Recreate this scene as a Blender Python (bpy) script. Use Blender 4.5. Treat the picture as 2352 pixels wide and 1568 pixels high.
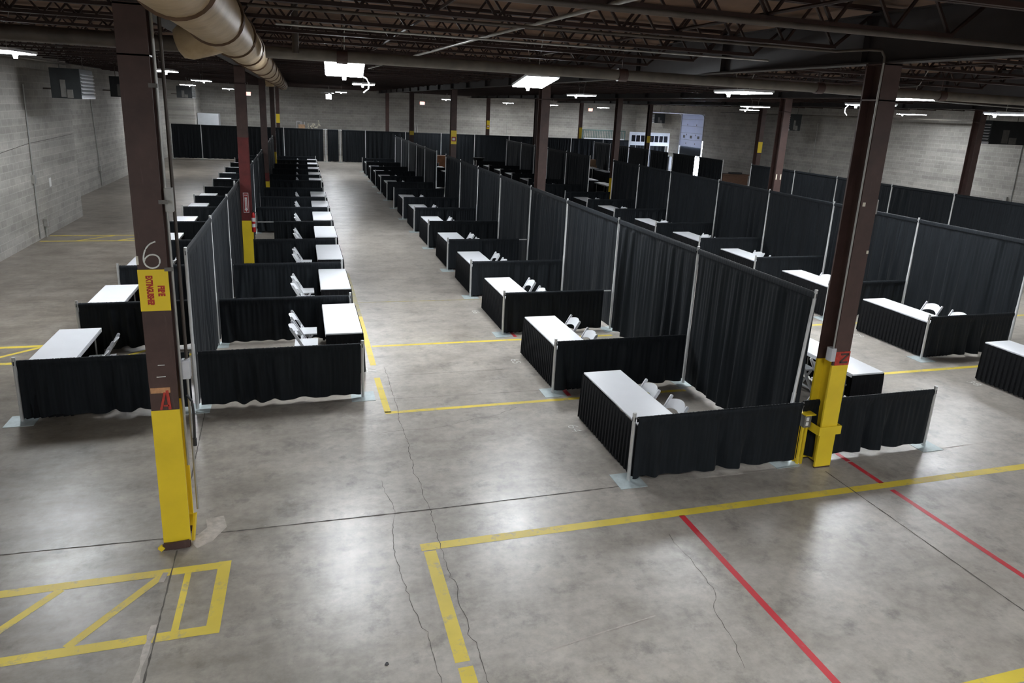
import bpy, bmesh, math, random
from mathutils import Vector, Matrix, noise

S = bpy.context.scene
COL = S.collection
for o in list(bpy.data.objects):
    bpy.data.objects.remove(o)

# ------------------------------------------------------------------ camera
W_PX = 2352
F_PX, PITCH, ROLL, YAW, CAM_H = 1600.356, 0.264483, 0.0476823, 0.3036653, 4.568388
cd = bpy.data.cameras.new('camera')
cam = bpy.data.objects.new('camera', cd)
COL.objects.link(cam)
cd.sensor_fit = 'HORIZONTAL'
cd.sensor_width = 36.0
cd.lens = F_PX * 36.0 / W_PX
cd.shift_x = -2.01 / W_PX
cd.shift_y = -100.45 / W_PX
cd.clip_start, cd.clip_end = 0.05, 300
d = Vector((math.sin(YAW) * math.cos(PITCH), math.cos(YAW) * math.cos(PITCH), -math.sin(PITCH)))
r = Vector((math.cos(YAW), -math.sin(YAW), 0))
u = r.cross(d)
r2 = r * math.cos(ROLL) + u * math.sin(ROLL)
u2 = u * math.cos(ROLL) - r * math.sin(ROLL)
M = Matrix((r2, u2, -d)).transposed().to_4x4()
M.translation = Vector((0, 0, CAM_H))
cam.matrix_world = M
S.camera = cam

# ------------------------------------------------------------------ world (daylight outside the loading door) and exposure
wd = bpy.data.worlds.new('world')
S.world = wd
wd.use_nodes = True
bg = wd.node_tree.nodes['Background']
bg.inputs[0].default_value = (0.72, 0.82, 1.0, 1)
bg.inputs[1].default_value = 22.0
S.view_settings.view_transform = 'Standard'
S.view_settings.look = 'None'
S.view_settings.exposure = 0.14
S.view_settings.gamma = 1.0
S.view_settings.use_curve_mapping = False
LED_STRENGTH = 104.0


# ------------------------------------------------------------------ helpers
class G:
    """collects shapes in one bmesh"""
    def __init__(self):
        self.bm = bmesh.new()

    def box(self, x0, x1, y0, y1, z0, z1, M=None):
        vs = [self.bm.verts.new((x, y, z)) for x in (x0, x1) for y in (y0, y1) for z in (z0, z1)]
        if M is not None:
            for v in vs:
                v.co = M @ v.co
        for f in ((0, 1, 3, 2), (4, 6, 7, 5), (0, 4, 5, 1), (2, 3, 7, 6), (0, 2, 6, 4), (1, 5, 7, 3)):
            self.bm.faces.new([vs[i] for i in f])
        return self

    def cyl(self, p0, p1, r0, r1=None, n=10, cap=True):
        return self.tube([p0, p1], [r0, r0 if r1 is None else r1], n, cap)

    def tube(self, pts, rad, n=8, cap=True):
        pts = [Vector(p) for p in pts]
        if not isinstance(rad, (list, tuple)):
            rad = [rad] * len(pts)
        rings = []
        for i, p in enumerate(pts):
            if i == 0:
                t = pts[1] - p
            elif i == len(pts) - 1:
                t = p - pts[i - 1]
            else:
                t = (pts[i + 1] - p).normalized() + (p - pts[i - 1]).normalized()
            t.normalize()
            a = Vector((0, 0, 1)) if abs(t.z) < .9 else Vector((1, 0, 0))
            e1 = t.cross(a).normalized()
            e2 = t.cross(e1)
            rings.append([self.bm.verts.new(p + rad[i] * (e1 * math.cos(2 * math.pi * k / n) + e2 * math.sin(2 * math.pi * k / n))) for k in range(n)])
        for a, b in zip(rings, rings[1:]):
            for k in range(n):
                self.bm.faces.new((a[k], a[(k + 1) % n], b[(k + 1) % n], b[k]))
        if cap:
            self.bm.faces.new(rings[0][::-1])
            self.bm.faces.new(rings[-1])
        return self

    def bar(self, p0, p1, w, h, up=(0, 0, 1)):
        """rectangular bar from p0 to p1, w across, h along up"""
        p0, p1 = Vector(p0), Vector(p1)
        t = (p1 - p0).normalized()
        s = t.cross(Vector(up)).normalized() * (w / 2)
        v = s.cross(t).normalized() * (h / 2)
        a = [self.bm.verts.new(p + i * s + j * v) for p in (p0, p1) for i, j in ((-1, -1), (1, -1), (1, 1), (-1, 1))]
        for f in ((3, 2, 1, 0), (4, 5, 6, 7), (0, 1, 5, 4), (1, 2, 6, 5), (2, 3, 7, 6), (3, 0, 4, 7)):
            self.bm.faces.new([a[i] for i in f])
        return self

    def prism(self, poly, z0, z1):
        a = [self.bm.verts.new((x, y, z0)) for x, y in poly]
        b = [self.bm.verts.new((x, y, z1)) for x, y in poly]
        n = len(poly)
        for k in range(n):
            self.bm.faces.new((a[k], a[(k + 1) % n], b[(k + 1) % n], b[k]))
        self.bm.faces.new(a[::-1])
        self.bm.faces.new(b)
        return self

    def ribbon(self, pts, w, z=0.0015, jit=0.0, seed=0):
        rd = random.Random(seed)
        pts = [Vector((p[0], p[1], 0)) for p in pts]
        L, R = [], []
        for i, p in enumerate(pts):
            t = (pts[min(i + 1, len(pts) - 1)] - pts[max(i - 1, 0)]).normalized()
            s = Vector((-t.y, t.x, 0)) * (w / 2) * (1 + jit * (rd.random() - .5) * 2)
            L.append(self.bm.verts.new((p.x + s.x, p.y + s.y, z)))
            R.append(self.bm.verts.new((p.x - s.x, p.y - s.y, z)))
        for i in range(len(pts) - 1):
            self.bm.faces.new((R[i], R[i + 1], L[i + 1], L[i]))
        return self

    def mesh(self, name, smooth=False, bevel=0):
        if bevel:
            bmesh.ops.bevel(self.bm, geom=self.bm.edges[:] + self.bm.verts[:], offset=bevel, segments=2, affect='EDGES', profile=.7)
        bmesh.ops.recalc_face_normals(self.bm, faces=self.bm.faces[:])
        me = bpy.data.meshes.new(name)
        self.bm.to_mesh(me)
        self.bm.free()
        if smooth:
            me.polygons.foreach_set('use_smooth', [True] * len(me.polygons))
            if smooth != 'all':
                me.set_sharp_from_angle(angle=math.radians(40))
        return me

    def obj(self, name, mat, parent=None, smooth=False, bevel=0):
        return link(name, self.mesh(name, smooth, bevel), mat, parent)


def link(name, me, mat=None, parent=None):
    if mat is not None and not me.materials:
        me.materials.append(mat)
    o = bpy.data.objects.new(name, me)
    COL.objects.link(o)
    if parent is not None:
        o.parent = parent
    return o


def thing(name, label, cat, loc=(0, 0, 0), rz=0.0, group=None):
    o = bpy.data.objects.new(name, None)
    o.empty_display_size = .2
    COL.objects.link(o)
    o.location = loc
    o.rotation_euler = (0, 0, rz)
    return tag(o, label, cat, group)


def tag(o, label, cat, group=None):
    o['label'] = label
    o['category'] = cat
    if group:
        o['group'] = group
    return o


def struct(o, label=None):
    o['kind'] = 'structure'
    if label:
        o['label'] = label
    return o


def dup(root, loc, rz, label, group=None, sx=None, cat=None):
    c = root.copy()
    COL.objects.link(c)
    c.location = loc
    c.rotation_euler = (0, 0, rz)
    if sx is not None:
        c.scale = (sx, 1, 1)
    c['label'] = label
    if group:
        c['group'] = group
    for ch in list(root.children):
        k = ch.copy()
        COL.objects.link(k)
        k.parent = c
        for g in list(ch.children):
            m = g.copy()
            COL.objects.link(m)
            m.parent = k
    return c


ORD = ['first', 'second', 'third', 'fourth', 'fifth', 'sixth', 'seventh', 'eighth', 'ninth', 'tenth', 'eleventh',
       'twelfth', 'thirteenth', 'fourteenth', 'fifteenth', 'sixteenth', 'seventeenth', 'eighteenth', 'nineteenth', 'twentieth']


def text_mesh(body, size, extrude=.001, bold=0.0, align='CENTER', sx=1.0):
    c = bpy.data.curves.new('lettering', 'FONT')
    c.body = body
    c.size = size
    c.extrude = extrude
    c.offset = bold
    c.align_x = align
    c.align_y = 'CENTER'
    o = bpy.data.objects.new('lettering', c)
    COL.objects.link(o)
    bpy.context.view_layer.update()
    me = bpy.data.meshes.new_from_object(o)
    bpy.data.objects.remove(o)
    if sx != 1.0:
        me.transform(Matrix.Diagonal((sx, 1, 1, 1)))
    return me


def lettering(name, body, size, origin, right, up, mat, parent, bold=0.0, sx=1.0):
    me = text_mesh(body, size, .0008, bold, sx=sx)
    right, up = Vector(right).normalized(), Vector(up).normalized()
    m = Matrix((right, up, right.cross(up))).transposed().to_4x4()
    m.translation = Vector(origin)
    me.transform(m)
    return link(name, me, mat, parent)


# ------------------------------------------------------------------ materials
def new_mat(name):
    m = bpy.data.materials.new(name)
    m.use_nodes = True
    nt = m.node_tree
    return m, nt, nt.nodes['Principled BSDF']


def N(nt, t, **kw):
    n = nt.nodes.new(t)
    for k, v in kw.items():
        setattr(n, k, v)
    return n


def coords(nt, scale=(1, 1, 1), obj=True):
    tc = N(nt, 'ShaderNodeTexCoord')
    mp = N(nt, 'ShaderNodeMapping')
    mp.inputs['Scale'].default_value = scale
    nt.links.new(tc.outputs['Object'], mp.inputs[0])
    return mp.outputs[0]


def noise_tex(nt, vec, scale, detail=4, rough=.55):
    n = N(nt, 'ShaderNodeTexNoise')
    n.inputs['Scale'].default_value = scale
    n.inputs['Detail'].default_value = detail
    n.inputs['Roughness'].default_value = rough
    nt.links.new(vec, n.inputs['Vector'])
    return n.outputs['Fac']


def ramp(nt, fac, stops):
    r_ = N(nt, 'ShaderNodeValToRGB')
    el = r_.color_ramp.elements
    while len(el) < len(stops):
        el.new(.5)
    for e, (p, c) in zip(el, stops):
        e.position = p
        e.color = c if len(c) == 4 else (*c, 1)
    nt.links.new(fac, r_.inputs[0])
    return r_.outputs[0]


def mix(nt, fac, a, b, mode='MIX'):
    m = N(nt, 'ShaderNodeMix', data_type='RGBA', blend_type=mode)
    for sock, v in ((m.inputs[0], fac), (m.inputs[6], a), (m.inputs[7], b)):
        if hasattr(v, 'is_output'):
            nt.links.new(v, sock)
        elif isinstance(v, tuple):
            sock.default_value = v if len(v) == 4 else (*v, 1)
        else:
            sock.default_value = v
    return m.outputs[2]


def g3(v):
    return (v, v, v, 1)


def simple(name, col, rough=.5, metal=0.0, var=.15, scale=6.0, spec=.5, vec=(1, 1, 1)):
    """plain colour with a faint procedural mottle"""
    m, nt, b = new_mat(name)
    v = coords(nt, vec)
    f = noise_tex(nt, v, scale)
    c = ramp(nt, f, [(.3, tuple(x * (1 - var) for x in col)), (.7, tuple(min(1, x * (1 + var)) for x in col))])
    nt.links.new(c, b.inputs['Base Color'])
    b.inputs['Roughness'].default_value = rough
    b.inputs['Metallic'].default_value = metal
    b.inputs['Specular IOR Level'].default_value = spec
    return m


def mat_concrete():
    m, nt, b = new_mat('polished_concrete')
    v = coords(nt)
    big = noise_tex(nt, v, .22, 5, .6)
    mid = noise_tex(nt, v, 1.1, 6, .65)
    fine = noise_tex(nt, v, 9, 6, .7)
    c = ramp(nt, big, [(.25, (.335, .308, .272)), (.5, (.435, .404, .360)), (.75, (.505, .471, .423))])
    c = mix(nt, .9, c, ramp(nt, mid, [(.3, (.72, .70, .68)), (.55, (1, 1, 1)), (.75, (1.1, 1.08, 1.05))]), 'MULTIPLY')
    c = mix(nt, .6, c, ramp(nt, fine, [(.3, (.68, .68, .68)), (.6, (1.08, 1.08, 1.08))]), 'MULTIPLY')
    vs = coords(nt, (.7, 1.5, 1))
    sc = noise_tex(nt, vs, 1.6, 5, .7)
    c = mix(nt, .75, c, ramp(nt, sc, [(.25, (.66, .64, .62)), (.62, (1.06, 1.06, 1.06))]), 'MULTIPLY')
    # the wall-side aisle and the far left are browner and dirtier
    sx = N(nt, 'ShaderNodeSeparateXYZ')
    nt.links.new(v, sx.inputs[0])
    mr = N(nt, 'ShaderNodeMapRange')
    mr.inputs['From Min'].default_value = .9
    mr.inputs['From Max'].default_value = -3.2
    nt.links.new(sx.outputs['X'], mr.inputs['Value'])
    ml = N(nt, 'ShaderNodeMath', operation='MULTIPLY')
    nt.links.new(mr.outputs[0], ml.inputs[0])
    nt.links.new(ramp(nt, sc, [(.3, g3(1)), (.7, g3(.62))]), ml.inputs[1])
    c = mix(nt, ml.outputs[0], c, mix(nt, 1.0, c, (.50, .465, .425), 'MULTIPLY'))
    dk = noise_tex(nt, v, 2.6, 9, .72)
    c = mix(nt, .8, c, ramp(nt, dk, [(.34, (.60, .60, .61)), (.47, (1, 1, 1))]), 'MULTIPLY')
    sp = noise_tex(nt, v, 26, 2, .5)
    c = mix(nt, ramp(nt, sp, [(.74, g3(0)), (.78, g3(.35))]), c, (.5, .49, .47))
    nt.links.new(c, b.inputs['Base Color'])
    nt.links.new(ramp(nt, mid, [(.3, g3(.37)), (.7, g3(.29))]), b.inputs['Roughness'])
    b.inputs['Specular IOR Level'].default_value = .6
    bp = N(nt, 'ShaderNodeBump')
    bp.inputs['Strength'].default_value = .07
    bp.inputs['Distance'].default_value = .02
    nt.links.new(noise_tex(nt, v, 5, 5, .65), bp.inputs['Height'])
    nt.links.new(bp.outputs[0], b.inputs['Normal'])
    return m


def mat_paint(name, col, worn, lo=.36, hi=.52):
    m, nt, b = new_mat(name)
    v = coords(nt)
    f = noise_tex(nt, v, 5, 8, .75)
    f2 = noise_tex(nt, v, 1.3, 4, .6)
    c = ramp(nt, f2, [(.3, tuple(x * .8 for x in col)), (.7, col)])
    c = mix(nt, ramp(nt, f, [(lo, g3(.75)), (hi, g3(0))]), c, worn)
    nt.links.new(c, b.inputs['Base Color'])
    b.inputs['Roughness'].default_value = .42
    return m


def mat_block(name, axis, tint=(1, 1, 1)):
    """grey concrete block; axis 'x' = wall in the yz plane, 'y' = wall in the xz plane"""
    m, nt, b = new_mat(name)
    tc = N(nt, 'ShaderNodeTexCoord')
    sep = N(nt, 'ShaderNodeSeparateXYZ')
    cmb = N(nt, 'ShaderNodeCombineXYZ')
    nt.links.new(tc.outputs['Object'], sep.inputs[0])
    nt.links.new(sep.outputs['Y' if axis == 'x' else 'X'], cmb.inputs[0])
    nt.links.new(sep.outputs['Z'], cmb.inputs[1])
    br = N(nt, 'ShaderNodeTexBrick')
    nt.links.new(cmb.outputs[0], br.inputs['Vector'])
    br.inputs['Scale'].default_value = 1.0
    br.inputs['Brick Width'].default_value = .406
    br.inputs['Row Height'].default_value = .203
    br.inputs['Mortar Size'].default_value = .012
    br.inputs['Color1'].default_value = (.365 * tint[0], .35 * tint[1], .32 * tint[2], 1)
    br.inputs['Color2'].default_value = (.435 * tint[0], .418 * tint[1], .385 * tint[2], 1)
    br.inputs['Mortar'].default_value = (.50 * tint[0], .48 * tint[1], .445 * tint[2], 1)
    br.inputs['Bias'].default_value = .1
    f = noise_tex(nt, tc.outputs['Object'], .7, 5, .6)
    c = mix(nt, .55, br.outputs['Color'], ramp(nt, f, [(.3, (.62, .62, .62)), (.65, (1.05, 1.05, 1.05))]), 'MULTIPLY')
    mp = N(nt, 'ShaderNodeMapping')
    mp.inputs['Scale'].default_value = (.12, 2.46, 1)
    nt.links.new(cmb.outputs[0], mp.inputs[0])
    f4 = noise_tex(nt, mp.outputs[0], 1.0, 2, .6)
    c = mix(nt, .8, c, ramp(nt, f4, [(.35, (.80, .80, .80)), (.65, (1.12, 1.12, 1.12))]), 'MULTIPLY')
    f3 = noise_tex(nt, tc.outputs['Object'], 14, 3, .6)
    c = mix(nt, .35, c, ramp(nt, f3, [(.3, (.75, .75, .75)), (.7, (1.1, 1.1, 1.1))]), 'MULTIPLY')
    nt.links.new(c, b.inputs['Base Color'])
    b.inputs['Roughness'].default_value = .9
    bp = N(nt, 'ShaderNodeBump')
    bp.inputs['Strength'].default_value = .3
    bp.inputs['Distance'].default_value = .01
    nt.links.new(br.outputs['Fac'], bp.inputs['Height'])
    bp.invert = True
    nt.links.new(bp.outputs[0], b.inputs['Normal'])
    return m


def mat_drape():
    m, nt, b = new_mat('black_drape_cloth')
    v = coords(nt, (30, 30, 1.2))
    f = noise_tex(nt, v, 1.0, 3, .6)
    v2 = coords(nt, (1.2, 1.2, 2.2))
    f2 = noise_tex(nt, v2, 1.6, 4, .6)
    c = ramp(nt, f, [(.3, (.0075, .0094, .0116)), (.7, (.0140, .0172, .0208))])
    c = mix(nt, ramp(nt, f2, [(.62, g3(0)), (.8, g3(.3))]), c, (.024, .027, .031))
    nt.links.new(c, b.inputs['Base Color'])
    b.inputs['Roughness'].default_value = .62
    b.inputs['Specular IOR Level'].default_value = .14
    b.inputs['Sheen Weight'].default_value = .03
    b.inputs['Sheen Roughness'].default_value = .5
    return m


def mat_emit(name, col, strength):
    m, nt, b = new_mat(name)
    b.inputs['Base Color'].default_value = (.8, .8, .8, 1)
    b.inputs['Emission Color'].default_value = (*col, 1)
    b.inputs['Emission Strength'].default_value = strength
    return m


def mat_duct():
    m, nt, b = new_mat('beige_duct_wrap')
    v = coords(nt)
    f = noise_tex(nt, v, 2.2, 5, .65)
    c = ramp(nt, f, [(.28, (.26, .17, .085)), (.5, (.43, .32, .185)), (.75, (.53, .41, .26))])
    nt.links.new(c, b.inputs['Base Color'])
    b.inputs['Roughness'].default_value = .5
    return m


def mat_steel_red():
    m, nt, b = new_mat('red_brown_painted_steel')
    v = coords(nt)
    f = noise_tex(nt, v, 3, 5, .65)
    vs = coords(nt, (9, 9, .7))
    s = noise_tex(nt, vs, 1.6, 5, .7)
    c = ramp(nt, f, [(.3, (.050, .027, .023)), (.7, (.082, .045, .038))])
    c = mix(nt, ramp(nt, s, [(.6, g3(0)), (.78, g3(.4))]), c, (.19, .145, .125))
    nt.links.new(c, b.inputs['Base Color'])
    b.inputs['Roughness'].default_value = .5
    return m


M_FLOOR = mat_concrete()
M_YEL = mat_paint('worn_yellow_floor_paint', (.80, .62, .075), (.32, .30, .25), .33, .46)
M_YELF = mat_paint('faded_yellow_floor_paint', (.46, .38, .12), (.28, .26, .22), .42, .60)
M_RED = mat_paint('worn_red_floor_paint', (.60, .04, .055), (.34, .25, .24), .30, .42)
M_CHALK = simple('white_chalk', (.75, .76, .72), .9, 0, .1, 30)
M_CRACK = simple('dark_crack_filler', (.11, .10, .088), .9, 0, .3, 8)
M_SPALL = simple('pale_spalled_concrete', (.46, .42, .38), .95, 0, .2, 14)
M_BX = mat_block('concrete_block_side_walls', 'x')
M_BY = mat_block('concrete_block_end_walls', 'y', (.95, .95, .95))
M_DECK = simple('brown_roof_deck', (.145, .080, .046), .85, 0, .3, 1.5)
M_JOIST = simple('red_primer_joist_steel', (.024, .0095, .007), .6, 0, .25, 4)
M_GIRD = simple('dark_girder_steel', (.024, .0195, .0195), .55, 0, .25, 3)
M_COL = mat_steel_red()
M_COLY = mat_paint('yellow_column_paint', (.90, .66, .03), (.5, .36, .04), .25, .34)
M_COLR = simple('red_column_paint', (.115, .014, .013), .55, 0, .25, 5)
M_REDP = simple('bright_red_spray_paint', (.46, .045, .03), .5, 0, .3, 20)
M_ORANGE = simple('pale_orange_tape', (.52, .27, .13), .7, 0, .25, 20)
M_PIPE = simple('grey_conduit_metal', (.42, .42, .40), .42, .6, .12, 8)
M_DPIPE = simple('dark_painted_pipe', (.085, .07, .06), .5, .2, .25, 5)
M_WPIPE = simple('grey_insulated_pipe', (.16, .145, .125), .6, 0, .25, 4)
M_DUCT = mat_duct()
M_BAND = simple('dark_brown_duct_band', (.12, .07, .04), .6, 0, .25, 8)
M_DRAPE = mat_drape()
M_SKIRT = simple('black_table_skirt', (.006, .0065, .008), .85, 0, .25, 12, .2)
M_POLE = simple('brushed_aluminium_upright', (.60, .61, .61), .42, .55, .06, 12)
M_BASE = simple('grey_steel_base_plate', (.46, .53, .54), .5, .25, .12, 10)
M_TTOP = simple('white_vinyl_table_cover', (.84, .86, .90), .38, 0, .02, 3)
M_CHAIR = simple('white_resin', (.80, .82, .85), .35, 0, .02, 5)
M_SCREW = simple('bright_screw_cap', (.9, .9, .88), .2, .3, .02, 5)
M_BLACKP = simple('black_plastic', (.02, .02, .022), .5, 0, .2, 8)
M_HEAT = simple('dark_heater_housing', (.022, .026, .028), .5, .2, .2, 4)
M_HEATG = simple('grey_heater_hatch', (.15, .145, .135), .6, .1, .2, 6)
M_LOUV = simple('pale_louvre_metal', (.62, .63, .66), .4, .3, .08, 6)
M_WHITE = simple('white_painted_metal', (.74, .76, .80), .45, 0, .05, 3)
M_CAB = simple('shade_greyed_cabinet_white', (.42, .44, .46), .5, 0, .05, 3)  # white cabinet; the shade on its front is put into the colour
M_DOORP = simple('white_overhead_door_panel', (.66, .70, .82), .4, 0, .04, 2)
M_CARD = simple('brown_cardboard', (.42, .27, .165), .85, 0, .12, 7)
M_PLY = simple('orange_brown_plywood', (.36, .15, .065), .6, 0, .2, 5)
M_WOOD = simple('dark_brown_desk_wood', (.11, .058, .036), .5, 0, .35, 9, .5, (1, 1, 6))
M_CREAM = simple('cream_plastic', (.70, .66, .54), .5, 0, .1, 10)
M_EXTR = simple('fire_extinguisher_red', (.55, .02, .02), .3, 0, .05, 10)
M_SIGNR = simple('sign_red', (.30, .025, .025), .45, 0, .08, 10)
M_STEN = simple('red_stencil_paint', (.42, .03, .02), .6, 0, .2, 25)
M_SIGNW = simple('sign_white', (.75, .75, .74), .5, 0, .04, 10)
M_GREEN = simple('grey_green_steel_rail', (.10, .15, .14), .5, .3, .15, 6)
M_DARKGLASS = simple('dark_cooler_glass', (.015, .016, .022), .12, 0, .2, 3)
M_LED = mat_emit('led_diffuser', (.92, .96, 1.0), LED_STRENGTH)
M_LAMPW = mat_emit('small_white_lamp', (.95, .97, 1.0), 14.0)
M_EXIT = mat_emit('lit_red_letters', (1.0, .10, .06), 5.0)
M_EXITW = mat_emit('lit_exit_face', (1.0, .62, .55), 1.6)

def add_translucency(m, col, w):
    nt = m.node_tree
    b = nt.nodes['Principled BSDF']
    out = nt.nodes['Material Output']
    tr = N(nt, 'ShaderNodeBsdfTranslucent')
    tr.inputs[0].default_value = (*col, 1)
    mx = N(nt, 'ShaderNodeMixShader')
    mx.inputs[0].default_value = w
    nt.links.new(b.outputs[0], mx.inputs[1])
    nt.links.new(tr.outputs[0], mx.inputs[2])
    nt.links.new(mx.outputs[0], out.inputs['Surface'])


add_translucency(M_DOORP, (.75, .8, .95), .06)

# ------------------------------------------------------------------ the shell
XL, XL2, XR = -7.7, -9.15, 31.1       # left wall (near part / set-back part), right wall
YB, YF = -10.0, 62.5                  # wall behind the camera, far wall
YSTEP = 29.2                          # where the left wall steps back
ZC = 6.0                              # underside of the roof deck

floor = struct(G().box(XL2 - .3, XR + .3, YB - .3, YF + .3, -.25, 0).obj('floor', M_FLOOR))
ceiling = struct(G().box(XL2 - .3, XR + .3, YB - .3, YF + .3, ZC, ZC + .25).obj('ceiling', M_DECK))
struct(G().box(XL2 - .3, XL, YB, YSTEP, 0, ZC).obj('wall_left', M_BX))
struct(G().box(XL2 - .3, XL2, YSTEP, YF, 0, ZC).obj('wall_left_rear', M_BX))
struct(G().box(XL2 - .3, XR + .3, YF, YF + .3, 0, ZC).obj('wall_far', M_BY))
struct(G().box(XL2 - .3, XR + .3, YB - .3, YB, 0, ZC).obj('wall_back', M_BY))
DY0, DY1, DZ = 50.35, 54.0, 4.82       # loading door opening in the right wall
g = G()
g.box(XR, XR + .3, YB, DY0, 0, ZC)
g.box(XR, XR + .3, DY1, 54.95, 0, ZC)
g.box(XR, XR + .3, 54.95, 58.1, 1.2, ZC)
g.box(XR, XR + .3, 58.1, YF, 0, ZC)
g.box(XR, XR + .3, DY0, DY1, DZ, ZC)
g.box(XR, XR + .3, DY0, DY0 + .16, 2.75, DZ)
struct(g.obj('wall_right', M_BX))
struct(G().box(XL2, -7.3, 58.5, YF, 0, ZC).obj('wall_pilaster', M_BX))

# painted lines, joints, cracks and chalk numbers belong to the floor
def line(pts, w, mat=M_YEL, name='painted_line', z=.0016, jit=.0):
    return G().ribbon(pts, w, z, jit).obj(name, mat, floor)

line([(1.12, 6.44), (24, 6.36)], .125)
line([(1.205, 6.36), (1.205, 4.78)], .13)
line([(1.215, 4.72), (1.22, 0)], .13, z=.0018)
line([(1.19, 9.9), (1.175, 11.35)], .10)
line([(1.175, 11.95), (1.19, 15)], .105)
line([(1.19, 15), (1.19, 19.1)], .10, M_YELF)
line([(1.15, 9.9), (6.3, 9.86)], .085)
line([(9.0, 9.9), (20, 9.82)], .10)
line([(1.25, 12.98), (6.3, 12.9)], .09)
line([(9.0, 12.9), (20, 12.75)], .085)
line([(1.22, 16.13), (6.3, 16.0)], .06, M_YELF)
line([(5.2, 3.47), (24, 3.42)], .12)
for yy0, yy1, xa, xb, sl in ((5.68, 6.60, -7.5, -.86, -.6), (13.06, 13.94, -7.6, -1.7, .6), (24.2, 25.13, -7.62, -1.8, .75)):
    line([(xa, yy0), (xb, yy0)], .11)
    line([(xa, yy1), (xb, yy1)], .11, z=.0017)
    k = xb - .55
    while k > xa + .9:
        if sl < 0:
            line([(k, yy1 - .05), (k - .6, yy0 + .05)], .085, z=.0019)
        else:
            line([(k, yy1 - .05), (k - .85, yy0 + .05)], .085, z=.0019)
        k -= .86 if sl < 0 else 1.15
line([(-.86, 5.62), (-.84, 6.66)], .12, z=.0021)
line([(-1.175, 5.70), (-1.17, 6.58)], .06, z=.0021)
line([(4.23, -3), (4.225, 6.375)], .075, M_RED)
line([(7.28, -3), (7.28, 6.30)], .075, M_RED)
line([(7.28, 6.47), (7.285, 7.45)], .075, M_RED)
line([(4.2, 10.0), (4.2, 10.6)], .075, M_RED)
line([(4.2, 13.1), (4.2, 13.7)], .075, M_RED)

def crack(pts, w=.012, mat=M_CRACK, name='floor_crack', z=.0024, seed=1):
    rd = random.Random(seed)
    out = []
    for a, b in zip(pts, pts[1:]):
        n = max(2, int(math.dist(a, b) / .06))
        for i in range(n):
            t = i / n
            q = .012 if name == 'floor_crack' else .0025
            out.append((a[0] + (b[0] - a[0]) * t + rd.uniform(-q, q), a[1] + (b[1] - a[1]) * t + rd.uniform(-q, q)))
    out.append(pts[-1])
    return G().ribbon(out, w * (.62 if name == 'floor_crack' else .9), z, .5, seed).obj(name, mat, floor)

crack([(1.36, 11.81), (1.36, 11.4), (1.35, 10.78), (1.35, 10.06), (1.32, 9.63), (1.33, 9.27), (1.35, 8.84), (1.31, 8.59), (1.32, 8.21),
       (1.28, 8.02), (1.34, 7.79), (1.32, 7.44), (1.35, 7.17), (1.33, 6.71), (1.33, 6.14), (1.33, 5.88), (1.37, 5.78), (1.33, 5.57),
       (1.35, 5.27), (1.33, 5.08), (1.37, 4.97), (1.36, 4.4)], .009, seed=3)
crack([(.88, 7.92), (.87, 7.64), (.92, 7.49), (.94, 7.19), (.86, 6.8), (.84, 6.44), (.85, 6.11), (.86, 5.99), (.89, 5.67), (.91, 5.5),
       (.92, 5.34), (.97, 5.19), (.99, 4.6)], .008, seed=4)
crack([(1.01, 9.22), (1.35, 9.27), (1.67, 9.23), (2.03, 9.28), (2.41, 9.44), (2.75, 9.48), (3.23, 9.73)], .007, seed=5)
crack([(3.88, 6.06), (3.87, 5.83), (3.89, 5.61), (3.87, 5.33), (3.86, 5.07), (3.68, 4.81), (3.67, 4.6), (3.63, 4.38), (3.55, 4.13)], .008, seed=6)
crack([(-7.6, 7.3), (-3, 7.26), (-1.5, 7.2)], .014, name='control_joint', seed=7)
crack([(-1.2, 7.19), (1.4, 7.14), (3.9, 7.14)], .018, name='control_joint', seed=8)
crack([(3.9, 7.14), (6.55, 7.06)], .014, M_SPALL, 'control_joint', seed=9)
crack([(6.95, 7.05), (8.85, 7.12), (14, 7.15)], .014, M_SPALL, 'control_joint', seed=10)
crack([(6.74, 6.9), (6.75, 3)], .016, name='control_joint', seed=11)
crack([(-1.33, 6.95), (-1.32, 5.2), (-1.32, 1)], .016, name='control_joint', seed=12)
crack([(-1.35, 7.35), (-1.45, 10.5)], .014, name='control_joint', seed=13)
crack([(-1.3, 10.5), (.6, 10.45), (2.7, 10.34), (3.9, 10.3)], .007, name='control_joint', seed=14)
crack([(1.4, 11.4), (3.7, 11.35)], .006, name='control_joint', seed=15)
crack([(-1.38, 6.6), (-1.40, 6.45)], .06, M_SPALL, 'spalled_patch', .0026, 16)
crack([(-1.36, 5.85), (-1.38, 5.2), (-1.42, 4.9)], .05, M_SPALL, 'spalled_patch', .0026, 17)
G().ribbon([(-1.02, 7.5), (-.98, 7.3), (-1.08, 7.12), (-1.2, 7.05)], .16, .0026, .6, 5).obj('spalled_patch', M_SPALL, floor)
crack([(1.9, 4.72), (2.6, 4.83), (3.1, 4.9)], .016, M_SPALL, 'spalled_patch', .0026, 18)

for body, x, y, upx in (('77', 1.13, 11.72, -1), ('64', 3.82, 8.82, 1), ('65', 3.78, 11.72, 1), ('66', 3.81, 15.0, 1), ('39', 11.97, 12.02, 1), ('38', 12.0, 9.14, 1)):
    lettering('chalk_number', body, .24, (x, y, .003), (0, -upx, 0), (upx, 0, 0), M_CHALK, floor, bold=-.004)

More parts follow.
